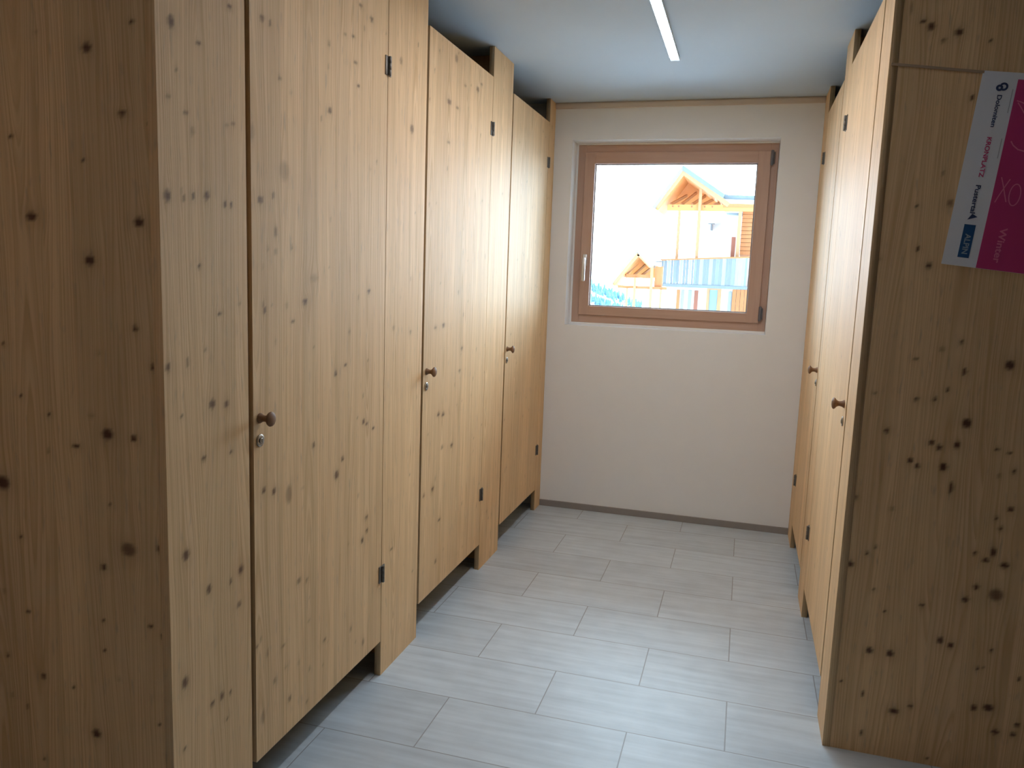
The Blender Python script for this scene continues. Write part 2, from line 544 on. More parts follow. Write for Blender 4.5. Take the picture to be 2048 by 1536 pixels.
# knots seen in each board: (across, height, half width, half height, darkness)
KNOTS = {
    'SIDE_L': [(-1.375,1.941,0.0125,0.0096,1.0),(-1.258,1.988,0.006,0.0047,1.0),(-1.592,1.761,0.0049,0.0037,1.0),(-1.289,1.804,0.0105,0.0052,1.0),(-1.218,1.784,0.0051,0.0041,1.0),(-1.395,1.709,0.0041,0.0032,1.0),(-1.545,1.588,0.016,0.0094,1.0),(-1.254,1.58,0.0132,0.0101,1.0),(-1.207,1.565,0.0109,0.0107,1.0),(-1.202,1.913,0.0034,0.004,1.0),(-1.508,1.977,0.0065,0.0049,0.3),(-1.388,1.495,0.0139,0.0112,1.0),(-1.272,1.352,0.0068,0.0056,1.0),(-1.228,1.27,0.0063,0.0053,1.0),(-1.645,1.294,0.0051,0.004,1.0),(-1.601,1.175,0.0051,0.0041,1.0),(-1.521,1.138,0.005,0.004,1.0),(-1.447,1.072,0.0098,0.006,1.0),(-1.357,1.108,0.0152,0.0127,1.0),(-1.286,1.105,0.0083,0.007,1.0),(-1.671,0.961,0.0211,0.017,1.0),(-1.372,1.293,0.0038,0.0031,1.0),(-1.356,0.942,0.0038,0.0032,1.0),(-1.4,1.147,0.0105,0.0071,0.3),(-1.624,0.833,0.0063,0.0052,1.0),(-1.31,0.843,0.02,0.0164,0.8),(-1.219,0.857,0.012,0.0105,1.0),(-1.381,0.791,0.0083,0.0071,1.0),(-1.688,0.686,0.0049,0.004,1.0),(-1.613,0.645,0.0048,0.004,1.0),(-1.687,0.52,0.0055,0.0046,1.0),(-1.576,0.484,0.0069,0.0059,1.0),(-1.388,0.657,0.0045,0.0038,1.0),(-1.255,0.667,0.0052,0.0046,1.0),(-1.222,0.649,0.0057,0.005,1.0),(-1.422,0.366,0.0128,0.0112,1.0),(-1.24,0.428,0.0039,0.0035,1.0),(-1.389,0.584,0.004,0.0035,1.0),(-1.352,0.52,0.0035,0.003,1.0),(-1.486,0.475,0.0047,0.004,1.0),(-1.585,0.265,0.0043,0.0037,1.0)],
    'FIXED_L': [(1.459,1.999,0.0094,0.0138,1.0),(1.659,2.09,0.0084,0.0057,1.0),(1.548,1.978,0.0075,0.0051,1.0),(1.474,1.906,0.0032,0.0053,0.6),(1.446,1.846,0.0052,0.0063,0.6),(1.5,1.823,0.0067,0.0051,0.7),(1.666,1.829,0.0066,0.0071,0.6),(1.436,1.638,0.0105,0.0126,1.0),(1.487,1.638,0.0067,0.0074,0.7),(1.518,1.647,0.0057,0.0075,1.0),(1.565,1.651,0.0084,0.0096,1.0),(1.631,1.638,0.0065,0.008,1.0),(1.655,1.639,0.0053,0.0056,1.0),(1.536,1.49,0.0053,0.0054,1.0),(1.604,1.382,0.0083,0.0037,1.0),(1.425,1.269,0.0069,0.0094,1.0),(1.489,1.275,0.0057,0.0117,0.6),(1.552,1.3,0.0043,0.004,1.0),(1.572,1.166,0.0107,0.0115,1.0),(1.625,1.158,0.008,0.0093,1.0),(1.538,1.04,0.0061,0.0062,1.0),(1.641,1.035,0.0054,0.0052,1.0),(1.467,1.152,0.0045,0.0039,1.0),(1.469,0.826,0.0116,0.0131,1.0),(1.674,0.716,0.0108,0.0115,1.0),(1.548,0.712,0.0083,0.0121,1.0),(1.633,0.699,0.0055,0.0068,1.0),(1.665,0.625,0.0101,0.0065,0.8),(1.456,0.517,0.01,0.0148,1.0),(1.59,0.411,0.0061,0.0115,1.0),(1.553,0.41,0.0065,0.0063,1.0),(1.609,0.34,0.0069,0.0033,1.0),(1.624,0.402,0.0049,0.0047,1.0),(1.451,0.35,0.0053,0.0043,1.0)],
    'DOOR_1': [(1.788,2.105,0.0102,0.0073,0.8),(1.823,2.102,0.006,0.0074,0.8),(1.864,1.981,0.0063,0.0064,0.7),(1.884,1.748,0.023,0.0266,0.35),(1.774,1.662,0.0126,0.0106,0.8),(1.831,1.679,0.007,0.0079,0.7),(1.842,1.587,0.0079,0.0155,0.5),(1.741,1.824,0.0107,0.0205,0.35),(2.121,1.949,0.0079,0.0067,0.7),(1.789,1.382,0.0069,0.0062,1.0),(1.985,1.401,0.01,0.0053,1.0),(2.036,1.466,0.0239,0.0098,0.3),(1.923,1.348,0.0061,0.0038,1.0),(2.163,1.175,0.0086,0.0107,0.6),(1.779,0.899,0.0078,0.0085,1.0),(1.825,0.885,0.0082,0.0087,1.0),(1.9,0.857,0.015,0.0275,0.6),(2.172,0.849,0.0088,0.0167,0.6),(2.032,0.974,0.0068,0.0052,1.0),(1.951,0.581,0.0112,0.0074,0.7),(1.994,0.567,0.0077,0.0075,0.6),(1.737,0.474,0.0093,0.0058,0.7),(1.869,0.417,0.0079,0.0062,0.7),(2.1,0.326,0.0096,0.0052,0.7),(1.766,0.253,0.0081,0.0203,0.6),(1.901,0.237,0.0082,0.0081,0.8),(2.382,2.282,0.0102,0.0087,0.9),(2.122,1.95,0.0102,0.0082,0.9),(2.297,2.058,0.0077,0.0039,1.0),(2.262,2.195,0.0075,0.0038,1.0),(2.307,2.298,0.0115,0.0059,0.8),(2.277,2.124,0.0095,0.0047,0.8),(2.211,2.185,0.0072,0.0037,0.7),(1.986,1.4,0.0118,0.0075,1.0),(2.382,1.425,0.0096,0.0073,1.0),(2.224,1.194,0.0077,0.0042,1.0),(2.164,1.172,0.0064,0.0069,1.0),(2.354,0.989,0.0096,0.007,1.0),(2.376,0.98,0.0076,0.0046,1.0),(2.034,0.971,0.0075,0.0045,1.0),(2.209,0.892,0.0087,0.0068,1.0),(2.172,0.848,0.0132,0.0143,1.0),(2.426,0.954,0.009,0.0047,1.0),(2.383,0.647,0.0111,0.0063,0.8),(2.387,0.598,0.0089,0.0059,1.0),(2.352,0.575,0.0098,0.0095,1.0),(2.365,0.198,0.0079,0.0121,0.7)],
    'STILE_1': [(2.71,2.004,0.0156,0.0152,0.8),(2.607,2.213,0.0096,0.012,0.6),(2.729,1.268,0.0082,0.0067,0.6),(2.58,1.292,0.0099,0.0074,0.4),(2.589,0.463,0.0104,0.0052,0.8)],
    'DOOR_2': [(3.143,2.359,0.0168,0.0168,0.6),(3.415,2.299,0.0176,0.0122,0.8),(3.073,2.175,0.0228,0.0112,0.8),(3.166,2.171,0.0154,0.0052,0.7),(3.463,2.329,0.016,0.0055,0.7),(3.255,2.281,0.0143,0.0052,0.6),(3.076,2.015,0.0164,0.0057,0.6),(3.067,1.275,0.0168,0.0061,1.0),(2.978,1.273,0.0143,0.0054,0.7),(3.033,0.904,0.0167,0.0063,1.0),(3.087,0.895,0.0173,0.0064,1.0),(3.199,0.738,0.0148,0.0094,1.0),(3.084,0.752,0.0156,0.0059,0.7),(3.298,1.161,0.0134,0.0093,0.7),(3.277,1.06,0.0153,0.006,0.7),(2.986,0.593,0.0132,0.009,1.0),(3.756,0.718,0.0297,0.0093,0.5),(2.986,0.593,0.0132,0.009,0.7),(2.891,0.589,0.0125,0.0063,0.7),(3.07,0.434,0.0122,0.0067,1.0),(3.038,0.256,0.0121,0.0095,0.7)],
    'SIDE_R': [(0.452,2.242,0.0101,0.0107,1.0),(0.525,2.223,0.01,0.0106,1.0),(0.43,2.257,0.0066,0.0069,1.0),(0.489,2.201,0.005,0.0053,1.0),(0.609,2.195,0.0044,0.0047,1.0),(0.577,2.043,0.006,0.0064,1.0),(0.552,1.749,0.0082,0.0111,0.7),(0.478,1.615,0.0063,0.0068,1.0),(0.513,1.567,0.0078,0.0085,1.0),(0.377,1.585,0.0043,0.0046,1.0),(0.526,1.834,0.0031,0.0111,0.6),(0.463,1.739,0.0042,0.0045,1.0),(0.396,2.295,0.0061,0.016,0.4),(0.452,1.485,0.0024,0.0133,0.8),(0.573,1.323,0.0048,0.0053,1.0),(0.623,1.347,0.0047,0.0053,1.0),(0.505,1.289,0.0044,0.0048,1.0),(0.639,1.26,0.0066,0.0106,1.0),(0.755,1.287,0.0128,0.0146,1.0),(0.599,1.202,0.0053,0.0059,1.0),(0.519,1.167,0.0054,0.006,1.0),(0.568,1.171,0.0058,0.0065,1.0),(0.4,1.179,0.004,0.0044,1.0),(0.446,1.064,0.0075,0.0083,1.0),(0.661,1.106,0.0132,0.0151,1.0),(0.573,1.039,0.0068,0.0077,1.0),(0.594,1.026,0.0082,0.0093,1.0),(0.642,1.038,0.01,0.0114,1.0),(0.519,0.977,0.0079,0.0089,1.0),(0.54,0.962,0.0074,0.0083,1.0),(0.612,0.967,0.0106,0.0138,1.0),(0.64,0.905,0.0058,0.0193,1.0),(0.377,0.844,0.0051,0.0057,1.0),(0.749,1.035,0.0056,0.0065,1.0),(0.782,1.027,0.0046,0.0054,1.0),(0.8,0.974,0.006,0.007,1.0),(0.765,0.956,0.0042,0.0049,1.0),(0.804,0.857,0.0083,0.0076,1.0),(0.77,0.825,0.0056,0.0066,1.0),(0.784,0.795,0.0061,0.0071,1.0),(0.484,0.821,0.0075,0.0057,0.4),(0.381,0.627,0.0091,0.0103,1.0),(0.427,0.669,0.005,0.0057,1.0),(0.45,0.693,0.004,0.0045,1.0),(0.725,0.711,0.0056,0.0065,1.0),(0.755,0.692,0.0092,0.0076,1.0),(0.773,0.72,0.0064,0.0162,1.0),(0.807,0.683,0.0128,0.0086,1.0),(0.739,0.605,0.0079,0.0093,1.0),(0.714,0.561,0.0094,0.0089,1.0),(0.794,0.588,0.0193,0.0191,0.8),(0.597,0.524,0.0058,0.0068,1.0),(0.458,0.552,0.004,0.0046,1.0),(0.495,0.488,0.004,0.0046,1.0),(0.659,0.419,0.0091,0.0107,1.0),(0.689,0.407,0.0081,0.0096,1.0),(0.462,0.351,0.0101,0.0116,1.0),(0.522,0.351,0.0109,0.0116,1.0),(0.802,0.411,0.0051,0.0061,1.0),(0.77,0.347,0.0042,0.0051,1.0),(0.885,0.333,0.0046,0.0056,1.0),(0.39,0.233,0.0036,0.0042,1.0),(0.455,0.202,0.0031,0.0089,1.0),(0.551,0.161,0.014,0.0106,1.0),(0.597,0.187,0.0064,0.0076,1.0),(0.772,0.217,0.0085,0.0103,1.0),(0.812,0.225,0.015,0.0113,1.0),(0.895,0.185,0.006,0.0073,1.0),(0.887,0.151,0.0069,0.0085,1.0),(0.839,0.15,0.0103,0.0085,1.0),(0.465,0.068,0.0041,0.0096,1.0),(0.659,0.02,0.0049,0.0047,1.0)],
}


# ------------------------------------------------------------------ knotty board
def add_attr(me, name, dom, arr):
    a = me.attributes.new(name, 'FLOAT', dom)
    a.data.foreach_set('value', np.asarray(arr, dtype=np.float32))


def board(name, parent, axis, front, u0, u1, z0, z1, thick, away, seed, knots=(), step=0.008, extra=10, mat=None, dark=1.0):
    """A glued spruce board standing upright.  axis 'x' or 'y' runs across it; its face lies at `front` on the other
    axis and its body reaches `thick` from there in direction `away` (+1/-1)."""
    rng = np.random.default_rng(seed)
    V, F, RING, KNOT, GU, GV, TINT = [], [], [], [], [], [], []
    nv = 0
    ks = [(k[0], k[1], k[2] * 1.05, k[3] * 1.05, k[4] * dark) for k in knots]
    for _ in range(extra):
        s = rng.uniform(0.003, 0.007)
        ks.append((rng.uniform(u0, u1), rng.uniform(z0, z1), s, s * rng.uniform(1.0, 1.9), dark * rng.uniform(0.22, 0.6)))
    edges = [u0]
    while edges[-1] < u1 - 0.045:
        w = rng.uniform(0.075, 0.135)
        edges.append(edges[-1] + w if edges[-1] + w < u1 - 0.03 else u1)
    edges[-1] = u1
    for i in range(len(edges) - 1):
        a, c = edges[i], edges[i + 1]
        nu = max(2, int(round((c - a) / step)) + 1)
        nz = max(2, int(round((z1 - z0) / step)) + 1)
        uu, zz = np.meshgrid(np.linspace(a, c, nu), np.linspace(z0, z1, nz))
        tint = rng.uniform(0, 1)
        kn = np.zeros_like(uu)
        wu = uu.copy()
        for ku, kz, ru, rz, dk in ks:
            du, dz = uu - ku, zz - kz
            d = np.sqrt((du / ru) ** 2 + (dz / rz) ** 2)
            t = np.clip((1.35 - d) / 0.8, 0, 1)
            kn = np.maximum(kn, dk * t * t * (3 - 2 * t))
            g = np.exp(-(du / (2.6 * ru)) ** 2 - (dz / (4.5 * rz)) ** 2)
            wu = wu - g * 0.75 * ru * du / (np.abs(du) + 0.5 * ru)
            h = np.exp(-(d / 2.2) ** 2)
            kn = np.maximum(kn, 0.16 * dk * h)
        # growth rings: distance from a pith line that wanders behind the face
        mid = (a + c) / 2 + rng.uniform(-0.09, 0.09)
        p = rng.uniform(0, 6.28, 4)
        dep = 0.020 + 0.016 * np.sin(zz * 1.7 + p[0]) + 0.012 * np.sin(zz * 4.1 + p[1])
        mv = mid + 0.012 * np.sin(zz * 1.1 + p[2]) + 0.004 * np.sin(zz * 3.7 + p[3])
        ring = np.sqrt((wu - mv) ** 2 + dep ** 2) + rng.uniform(0, 1)
        cr = np.full(uu.shape, front)
        pts = np.stack([uu, cr, zz] if axis == 'x' else [cr, uu, zz], -1).reshape(-1, 3)
        idx = np.arange(nu * nz).reshape(nz, nu) + nv
        q = np.stack([idx[:-1, :-1], idx[:-1, 1:], idx[1:, 1:], idx[1:, :-1]], -1).reshape(-1, 4)
        V.append(pts)
        F.append(q)
        RING.append(ring.ravel())
        KNOT.append(kn.ravel())
        GU.append(uu.ravel())
        GV.append(zz.ravel())
        TINT.append(np.full(len(q), tint))
        nv += nu * nz
    # the rest of the board: back and four narrow sides
    f0, f1 = front, front + away * thick
    c8 = [(u, c_, z) for z in (z0, z1) for c_ in (f0, f1) for u in (u0, u1)]
    c8 = np.array(c8)
    if axis == 'y':
        c8 = c8[:, [1, 0, 2]]
    bf = np.array([(2, 6, 7, 3), (0, 2, 3, 1), (4, 5, 7, 6), (0, 4, 6, 2), (1, 3, 7, 5)]) + nv
    V.append(c8)
    F.append(bf)
    RING.append(0.3 + 0.1 * np.arange(8) / 8)
    KNOT.append(np.zeros(8))
    GU.append(c8[:, 0] + c8[:, 1])
    GV.append(c8[:, 2])
    TINT.append(np.full(5, 0.6))
    V = np.concatenate(V)
    F = np.concatenate(F)
    me = bpy.data.meshes.new(name)
    me.vertices.add(len(V))
    me.vertices.foreach_set('co', V.astype(np.float32).ravel())
    me.loops.add(F.size)
    me.loops.foreach_set('vertex_index', F.astype(np.int32).ravel())
    me.polygons.add(len(F))
    me.polygons.foreach_set('loop_start', (np.arange(len(F)) * 4).astype(np.int32))
    me.polygons.foreach_set('loop_total', np.full(len(F), 4, dtype=np.int32))
    me.update(calc_edges=True)
    me.validate()
    add_attr(me, 'ring', 'POINT', np.concatenate(RING))
    add_attr(me, 'knot', 'POINT', np.concatenate(KNOT))
    add_attr(me, 'gu', 'POINT', np.concatenate(GU))
    add_attr(me, 'gv', 'POINT', np.concatenate(GV))
    add_attr(me, 'tint', 'FACE', np.concatenate(TINT))
    me.materials.append(mat or M['spruce'])
    o = bpy.data.objects.new(name, me)
    C.objects.link(o)
    if parent is not None:
        adopt(o, parent)
    return o


# ------------------------------------------------------------------ the room
struct(MB().box(ROOM_X0 - 0.2, ROOM_X1 + 0.2, ROOM_Y0 - 0.2, YB, -0.12, 0.0).build('floor', M['floor']), 'grey stone-look floor tiles laid in half bond', 'floor')
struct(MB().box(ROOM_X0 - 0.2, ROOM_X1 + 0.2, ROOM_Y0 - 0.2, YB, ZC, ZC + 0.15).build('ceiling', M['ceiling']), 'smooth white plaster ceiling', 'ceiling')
WT = 0.42                        # thickness of the outer wall
wb = MB()
wb.box(ROOM_X0 - 0.2, WX0, YB, YB + WT, -0.12, ZC + 0.15)
wb.box(WX1, ROOM_X1 + 0.2, YB, YB + WT, -0.12, ZC + 0.15)
wb.box(WX0, WX1, YB, YB + WT, -0.12, WZ0)
wb.box(WX0, WX1, YB, YB + WT, WZ1, ZC + 0.15)
struct(wb.build('wall_back', M['plaster']), 'off-white plastered end wall around the window', 'wall')
HY0, HY1, HZ0, HZ1 = -1.4, -0.4, 1.3, 2.2      # unseen window added in the left wall to brighten the end panels
wlm = MB()
wlm.box(ROOM_X0 - 0.2, ROOM_X0, ROOM_Y0 - 0.2, HY0, 0, ZC)
wlm.box(ROOM_X0 - 0.2, ROOM_X0, HY1, YB, 0, ZC)
wlm.box(ROOM_X0 - 0.2, ROOM_X0, HY0, HY1, 0, HZ0)
wlm.box(ROOM_X0 - 0.2, ROOM_X0, HY0, HY1, HZ1, ZC)
struct(wlm.build('wall_left', M['plaster']), 'plastered wall behind the left cubicles', 'wall')
struct(MB().box(ROOM_X1, ROOM_X1 + 0.2, ROOM_Y0 - 0.2, YB, 0, ZC).build('wall_right', M['spruce_dark']), 'dark wood-clad wall behind the right cubicles', 'wall')
struct(MB().box(ROOM_X0, ROOM_X1, ROOM_Y0 - 0.2, ROOM_Y0, 0, ZC).build('wall_front', M['spruce_edge']), 'wood-clad wall behind the viewer', 'wall')
struct(MB().box(XL + 0.001, XR - 0.001, YB - 0.011, YB, 0, 0.040, bev=0.0015).build('baseboard_back', M['base_tile']), 'low grey tile skirting along the end wall', 'baseboard')
tb = MB().box(XL + 0.001, XR - 0.001, YB - 0.018, YB, 2.507, 2.536, bev=0.002).box(XL + 0.001, XR - 0.001, YB - 0.010, YB, 2.536, ZC)
struct(tb.build('trim_1', M['trim']), 'thin pale wooden batten under the ceiling on the end wall', 'trim')

# ------------------------------------------------------------------ window
win = struct(empty('window_1', (WX0, YB + 0.135, WZ0)), 'square larch-framed window with clear pane in the end wall', 'window')
FY = YB + 0.135                   # room side of the fixed frame
RV = 0.004
fx0, fx1, fz0, fz1 = WX0 + 0.012, WX1 - 0.001, WZ0 + 0.012, WZ1 - 0.009
sx0, sx1, sz0, sz1 = -1.028, 0.086, 1.255, 2.269
gx0, gx1, gz0, gz1 = -0.963, 0.0125, 1.313, 2.199


def frame_ring(name, o4, i4, y0, y1, parent):
    (ox0, ox1, oz0, oz1), (ix0, ix1, iz0, iz1) = o4, i4
    mb = MB()
    mb.box(ox0, ix0, y0, y1, oz0, oz1, 1, 0.003)
    mb.box(ix1, ox1, y0, y1, oz0, oz1, 1, 0.003)
    mb.box(ix0 - 0.002, ix1 + 0.002, y0 + 0.0006, y1, oz0, iz0, 0, 0.003)
    mb.box(ix0 - 0.002, ix1 + 0.002, y0 + 0.0006, y1, iz1, oz1, 0, 0.003)
    return adopt(mb.build(name, [M['window_wood'], M['window_wood_v']]), parent)


frame_ring('frame', (fx0, fx1, fz0, fz1), (sx0 + 0.004, sx1 - 0.004, sz0 + 0.004, sz1 - 0.004), FY, FY + 0.075, win)
sash = frame_ring('sash', (sx0, sx1, sz0, sz1), (gx0, gx1, gz0, gz1), FY - 0.016, FY + 0.05, win)
gk = MB()
for a in ((gx0, gx0 + .006, gz0, gz1), (gx1 - .006, gx1, gz0, gz1), (gx0 + .006, gx1 - .006, gz0, gz0 + .006), (gx0 + .006, gx1 - .006, gz1 - .006, gz1)):
    gk.box(a[0], a[1], FY + 0.008, FY + 0.014, a[2], a[3])
g_ = gk.build('gasket', M['gasket'], sash)
g_.matrix_parent_inverse = Matrix.Translation(-Vector(win.location)) if False else Matrix.Identity(4)
hb = MB()
hx = -0.998
hb.box(hx - 0.014, hx + 0.014, FY - 0.027, FY - 0.016, 1.565, 1.638, bev=0.005)
hb.lathe([(0, 0.009), (0.03, 0.009)], (hx, FY - 0.022, 1.608), (0, -1, 0), 16)
hb.box(hx - 0.011, hx + 0.011, FY - 0.064, FY - 0.047, 1.468, 1.618, bev=0.007)
hd = smooth_by_angle(hb.build('handle', M['alu'], sash), 35)
for zz in (2.228, 1.312):
    hg = MB()
    hg.lathe([(0, 0.006), (0.003, 0.0085), (0.037, 0.0085), (0.040, 0.0085), (0.041, 0.0078), (0.044, 0.0085), (0.085, 0.0085), (0.088, 0.006)], (0.0905, FY - 0.022, zz - 0.044), (0, 0, 1), 14)
    hg.box(0.086, 0.106, FY - 0.016, FY - 0.002, zz - 0.034, zz + 0.034, bev=0.002)
    smooth_by_angle(hg.build('hinge', M['hinge_cap'], sash), 35)
adopt(MB().box(gx0 - 0.008, gx1 + 0.008, FY + 0.014, FY + 0.018, gz0 - 0.008, gz1 + 0.008).build('pane', M['glass']), win)
# white plaster fillet round the frame, part of the reveal
rv = MB()
for a in ((WX0, fx0, WZ0, WZ1), (fx0, fx1, WZ0, fz0), (fx0, fx1, fz1, WZ1)):
    rv.box(a[0], a[1], FY + 0.002, FY + 0.07, a[2], a[3])
adopt(rv.build('frame_seal', M['reveal']), win)

win2 = struct(empty('fill_window', (ROOM_X0 - 0.1, HY0, HZ0)), 'added unseen window behind the viewer, daylight fill for the end panels', 'window')
fr2 = MB()
for a in ((HY0, HY0 + .06, HZ0, HZ1), (HY1 - .06, HY1, HZ0, HZ1), (HY0 + .06, HY1 - .06, HZ0, HZ0 + .06), (HY0 + .06, HY1 - .06, HZ1 - .06, HZ1)):
    fr2.box(ROOM_X0 - 0.15, ROOM_X0 - 0.08, a[0], a[1], a[2], a[3])
adopt(fr2.build('frame', M['window_wood']), win2)
adopt(MB().box(ROOM_X0 - 0.12, ROOM_X0 - 0.116, HY0 + .05, HY1 - .05, HZ0 + .05, HZ1 - .05).build('pane', M['glass']), win2)

# ------------------------------------------------------------------ cubicles
ZTOP = ZC - 0.0015
TH = 0.024                        # board thickness
GAP = 0.020                       # gap at the latch side
HG = 0.004                        # gap at the hinge side


def knob_mesh(p, d):
    prof = [(0.0, 0.0135), (0.003, 0.0135), (0.007, 0.0105), (0.014, 0.0085), (0.020, 0.0088), (0.026, 0.0125), (0.0295, 0.0178), (0.033, 0.0198), (0.0365, 0.0188), (0.0395, 0.0145), (0.0412, 0.0075), (0.0416, 0.001)]
    return MB().lathe(prof, p, d, 28)


def cubicle(name, label, side, seed, door, stile, knots_d=(), knots_s=(), latch_k=None, step=0.01, fixed=None, knots_f=(), end=None, knots_e=(), loc_y=0.0):
    """side -1: left row (face at XL, opens towards +X); +1: right row"""
    X = XL if side < 0 else XR
    away = -1 if side < 0 else 1           # body of the boards lies behind the face
    d = Vector((-away, 0, 0))               # out of the face
    root = empty(name, (X + away * 0.6, loc_y, 0))
    tag(root, label, 'cubicle', 'spruce cubicles along the corridor')
    y0, y1 = door[0] + GAP, door[1] - HG / 2
    dr = board('door', root, 'y', X, y0, y1, ZB, ZT, TH, away, seed, knots_d, step, extra=44, dark=0.85)  # knots weakened on window-lit fronts, sheen put into their colour

    def sub(mb, nm, mat, sm=True):
        o = mb.build(nm, mat, dr)
        if sm:
            smooth_by_angle(o, 38)
        return o
    ky, lz = latch_k, 1.040
    sub(knob_mesh((X, ky, 1.100), d), 'knob', M['knob'])
    lk = MB()
    lk.lathe([(0, 0.0165), (0.0025, 0.0165), (0.0035, 0.0150), (0.0035, 0.0105), (0.0015, 0.0105), (0.0015, 0.0008)], (X, ky, lz), d, 24, 0)
    lk.lathe([(0.0012, 0.0075), (0.0055, 0.0075), (0.0062, 0.0066)], (X, ky, lz), d, 20, 0)
    ws = 0.0012
    xa, xb = sorted((X + d.x * 0.0060, X + d.x * 0.0066))
    lk.box(xa, xb, ky - ws, ky + ws, lz - 0.005, lz + 0.005, 1)
    sub(lk, 'lock', [M['steel'], M['black']])
    for hz in (2.170, 0.398):
        h = MB()
        yc = door[1] - HG / 2
        xa, xb = sorted((X - d.x * 0.001, X + d.x * 0.0035))
        h.box(xa, xb, yc - 0.021, yc - 0.002, hz - 0.031, hz + 0.031, bev=0.0012)
        h.box(xa, xb, yc + HG + 0.002 - 0.002, yc + 0.023, hz - 0.031, hz + 0.031, bev=0.0012)
        for k in range(3):
            h.lathe([(0, 0.0052), (0.0010, 0.0060), (0.0190, 0.0060), (0.0200, 0.0052)], (X + d.x * 0.0065, yc + HG / 2, hz - 0.031 + k * 0.0208), (0, 0, 1), 14)
        sub(h, 'hinge', M['steel_dark'])
    # fixed upright beside the hinges, floor to ceiling
    s0, s1 = stile
    board('pilaster', root, 'y', X, s0 + HG / 2, s1, 0.0, ZTOP, TH, away, seed + 7, knots_s, step, extra=8, dark=0.85)
    # side wall of the cubicle, behind the upright
    ym = (s0 + s1) / 2
    xa, xb = sorted((X + away * (TH + 0.001), (ROOM_X0 + 0.0015 if side < 0 else ROOM_X1 - 0.0015)))
    if stile[1] < YB - 0.05:
        adopt(MB().box(xa, xb, ym - 0.012, ym + 0.012, 0.0, ZTOP).build('partition', M['spruce_edge']), root)
    # stop that the latch edge closes against, coloured dark for gap shade
    xa, xb = sorted((X + away * (TH + 0.022), X + away * (TH + 0.046)))
    adopt(MB().box(xa, xb, door[0] - 0.03, door[0] + GAP + 0.012, ZB, ZT).build('door_stop', M['spruce_dark']), root)
    if fixed:
        board('fixed_panel', root, 'y', X, fixed[0], fixed[1], 0.0, ZTOP, TH, away, seed + 3, knots_f, 0.0075, extra=6, dark=0.85)
    if end:
        board('side_panel', root, 'x', end[0], end[1], end[2], 0.0, ZTOP, TH, 1, seed + 5, knots_e, 0.0075, extra=end[3])
    return root


cubicle('cubicle', 'nearest cubicle on the left with a broad spruce end panel and wide fixed panel', -1, 11,
        (1.715, 2.506), (2.506, 2.8395), KNOTS['DOOR_1'], KNOTS['STILE_1'], 1.763, 0.008,
        fixed=(YA, 1.715), knots_f=KNOTS['FIXED_L'], end=(YA + 0.0006, ROOM_X0 + 0.0015, XL - 0.0006, 14), knots_e=KNOTS['SIDE_L'], loc_y=2.1)
cubicle('cubicle', 'middle cubicle of the three on the left, knob halfway along the row', -1, 23,
        (2.8397, 3.6334), (3.6334, 3.9528), KNOTS['DOOR_2'], (), 2.893, 0.009, loc_y=3.3)
cubicle('cubicle', 'farthest cubicle on the left, touching the end wall beside the window', -1, 37,
        (3.953, 4.7298), (4.7298, YB - 0.002), (), (), 4.002, 0.010, loc_y=4.4)
cubicle('cubicle', 'near cubicle on the right whose dark end panel carries the pink poster', 1, 53,
        (2.7902, 3.640), (3.640, 3.8926), (), (), 2.862, 0.010,
        fixed=(YR, 2.7902), end=(YR + 0.0006, XR + 0.0006, ROOM_X1 - 0.0015, 6), knots_e=KNOTS['SIDE_R'], loc_y=3.3)
cubicle('cubicle', 'far cubicle on the right, touching the end wall', 1, 71,
        (3.8928, 4.6204), (4.6204, YB - 0.002), (), (), 3.945, 0.010, loc_y=4.4)

# ------------------------------------------------------------------ ceiling lamp
def strip_lamp(label, x, ly0, ly1, glow):
    lamp = tag(empty('ceiling_lamp', (x, (ly0 + ly1) / 2, ZC)), label, 'lamp')
    z = ZC
    adopt(MB().box(x - 0.0195, x + 0.0195, ly0, ly1 - 0.055, z - 0.011, z).box(x - 0.0215, x - 0.0196, ly0, ly1 - 0.055, z - 0.017, z).box(x + 0.0196, x + 0.0215, ly0, ly1 - 0.055, z - 0.017, z).build('lamp_profile', M['lamp_body']), lamp)
    adopt(MB().box(x - 0.0195, x + 0.0195, ly0 + 0.01, ly1 - 0.056, z - 0.0165, z - 0.0115).build('diffuser', M[glow]), lamp)
    adopt(MB().box(x - 0.0215, x + 0.0215, ly1 - 0.055, ly1, z - 0.017, z, bev=0.0015).build('end_cap', M['lamp_body']), lamp)
    return lamp


strip_lamp('slim pinkish linear light strip running along the ceiling before the window', -0.402, 2.15, 3.95, 'diffuser')
strip_lamp('added unseen warm strip on the ceiling behind the viewer, fill for the left end panel', -2.3, -0.6, 0.6, 'fill_warm')  # out-of-view lamp added to brighten the left end panel

# ------------------------------------------------------------------ poster on the right end panel
PA = math.radians(-6.0)           # hangs turned a little clockwise
P0 = Vector((0.597, YR - 0.0005, 2.116))
PU = Vector((math.cos(PA), 0, math.sin(PA)))
PV = Vector((math.sin(PA) * 0.93, 0, -math.cos(PA)))     # down the sheet


def pp(s, t, lift=0.0):
    """point on the sheet: s across, t down; the sheet bows slightly off the panel"""
    bow = 0.002 + 0.004 * math.sin(math.pi * min(1, max(0, t / 0.545))) * min(1.0, (s + 0.1) * 2)
    return P0 + PU * s + PV * t + Vector((0, -bow - lift, 0))


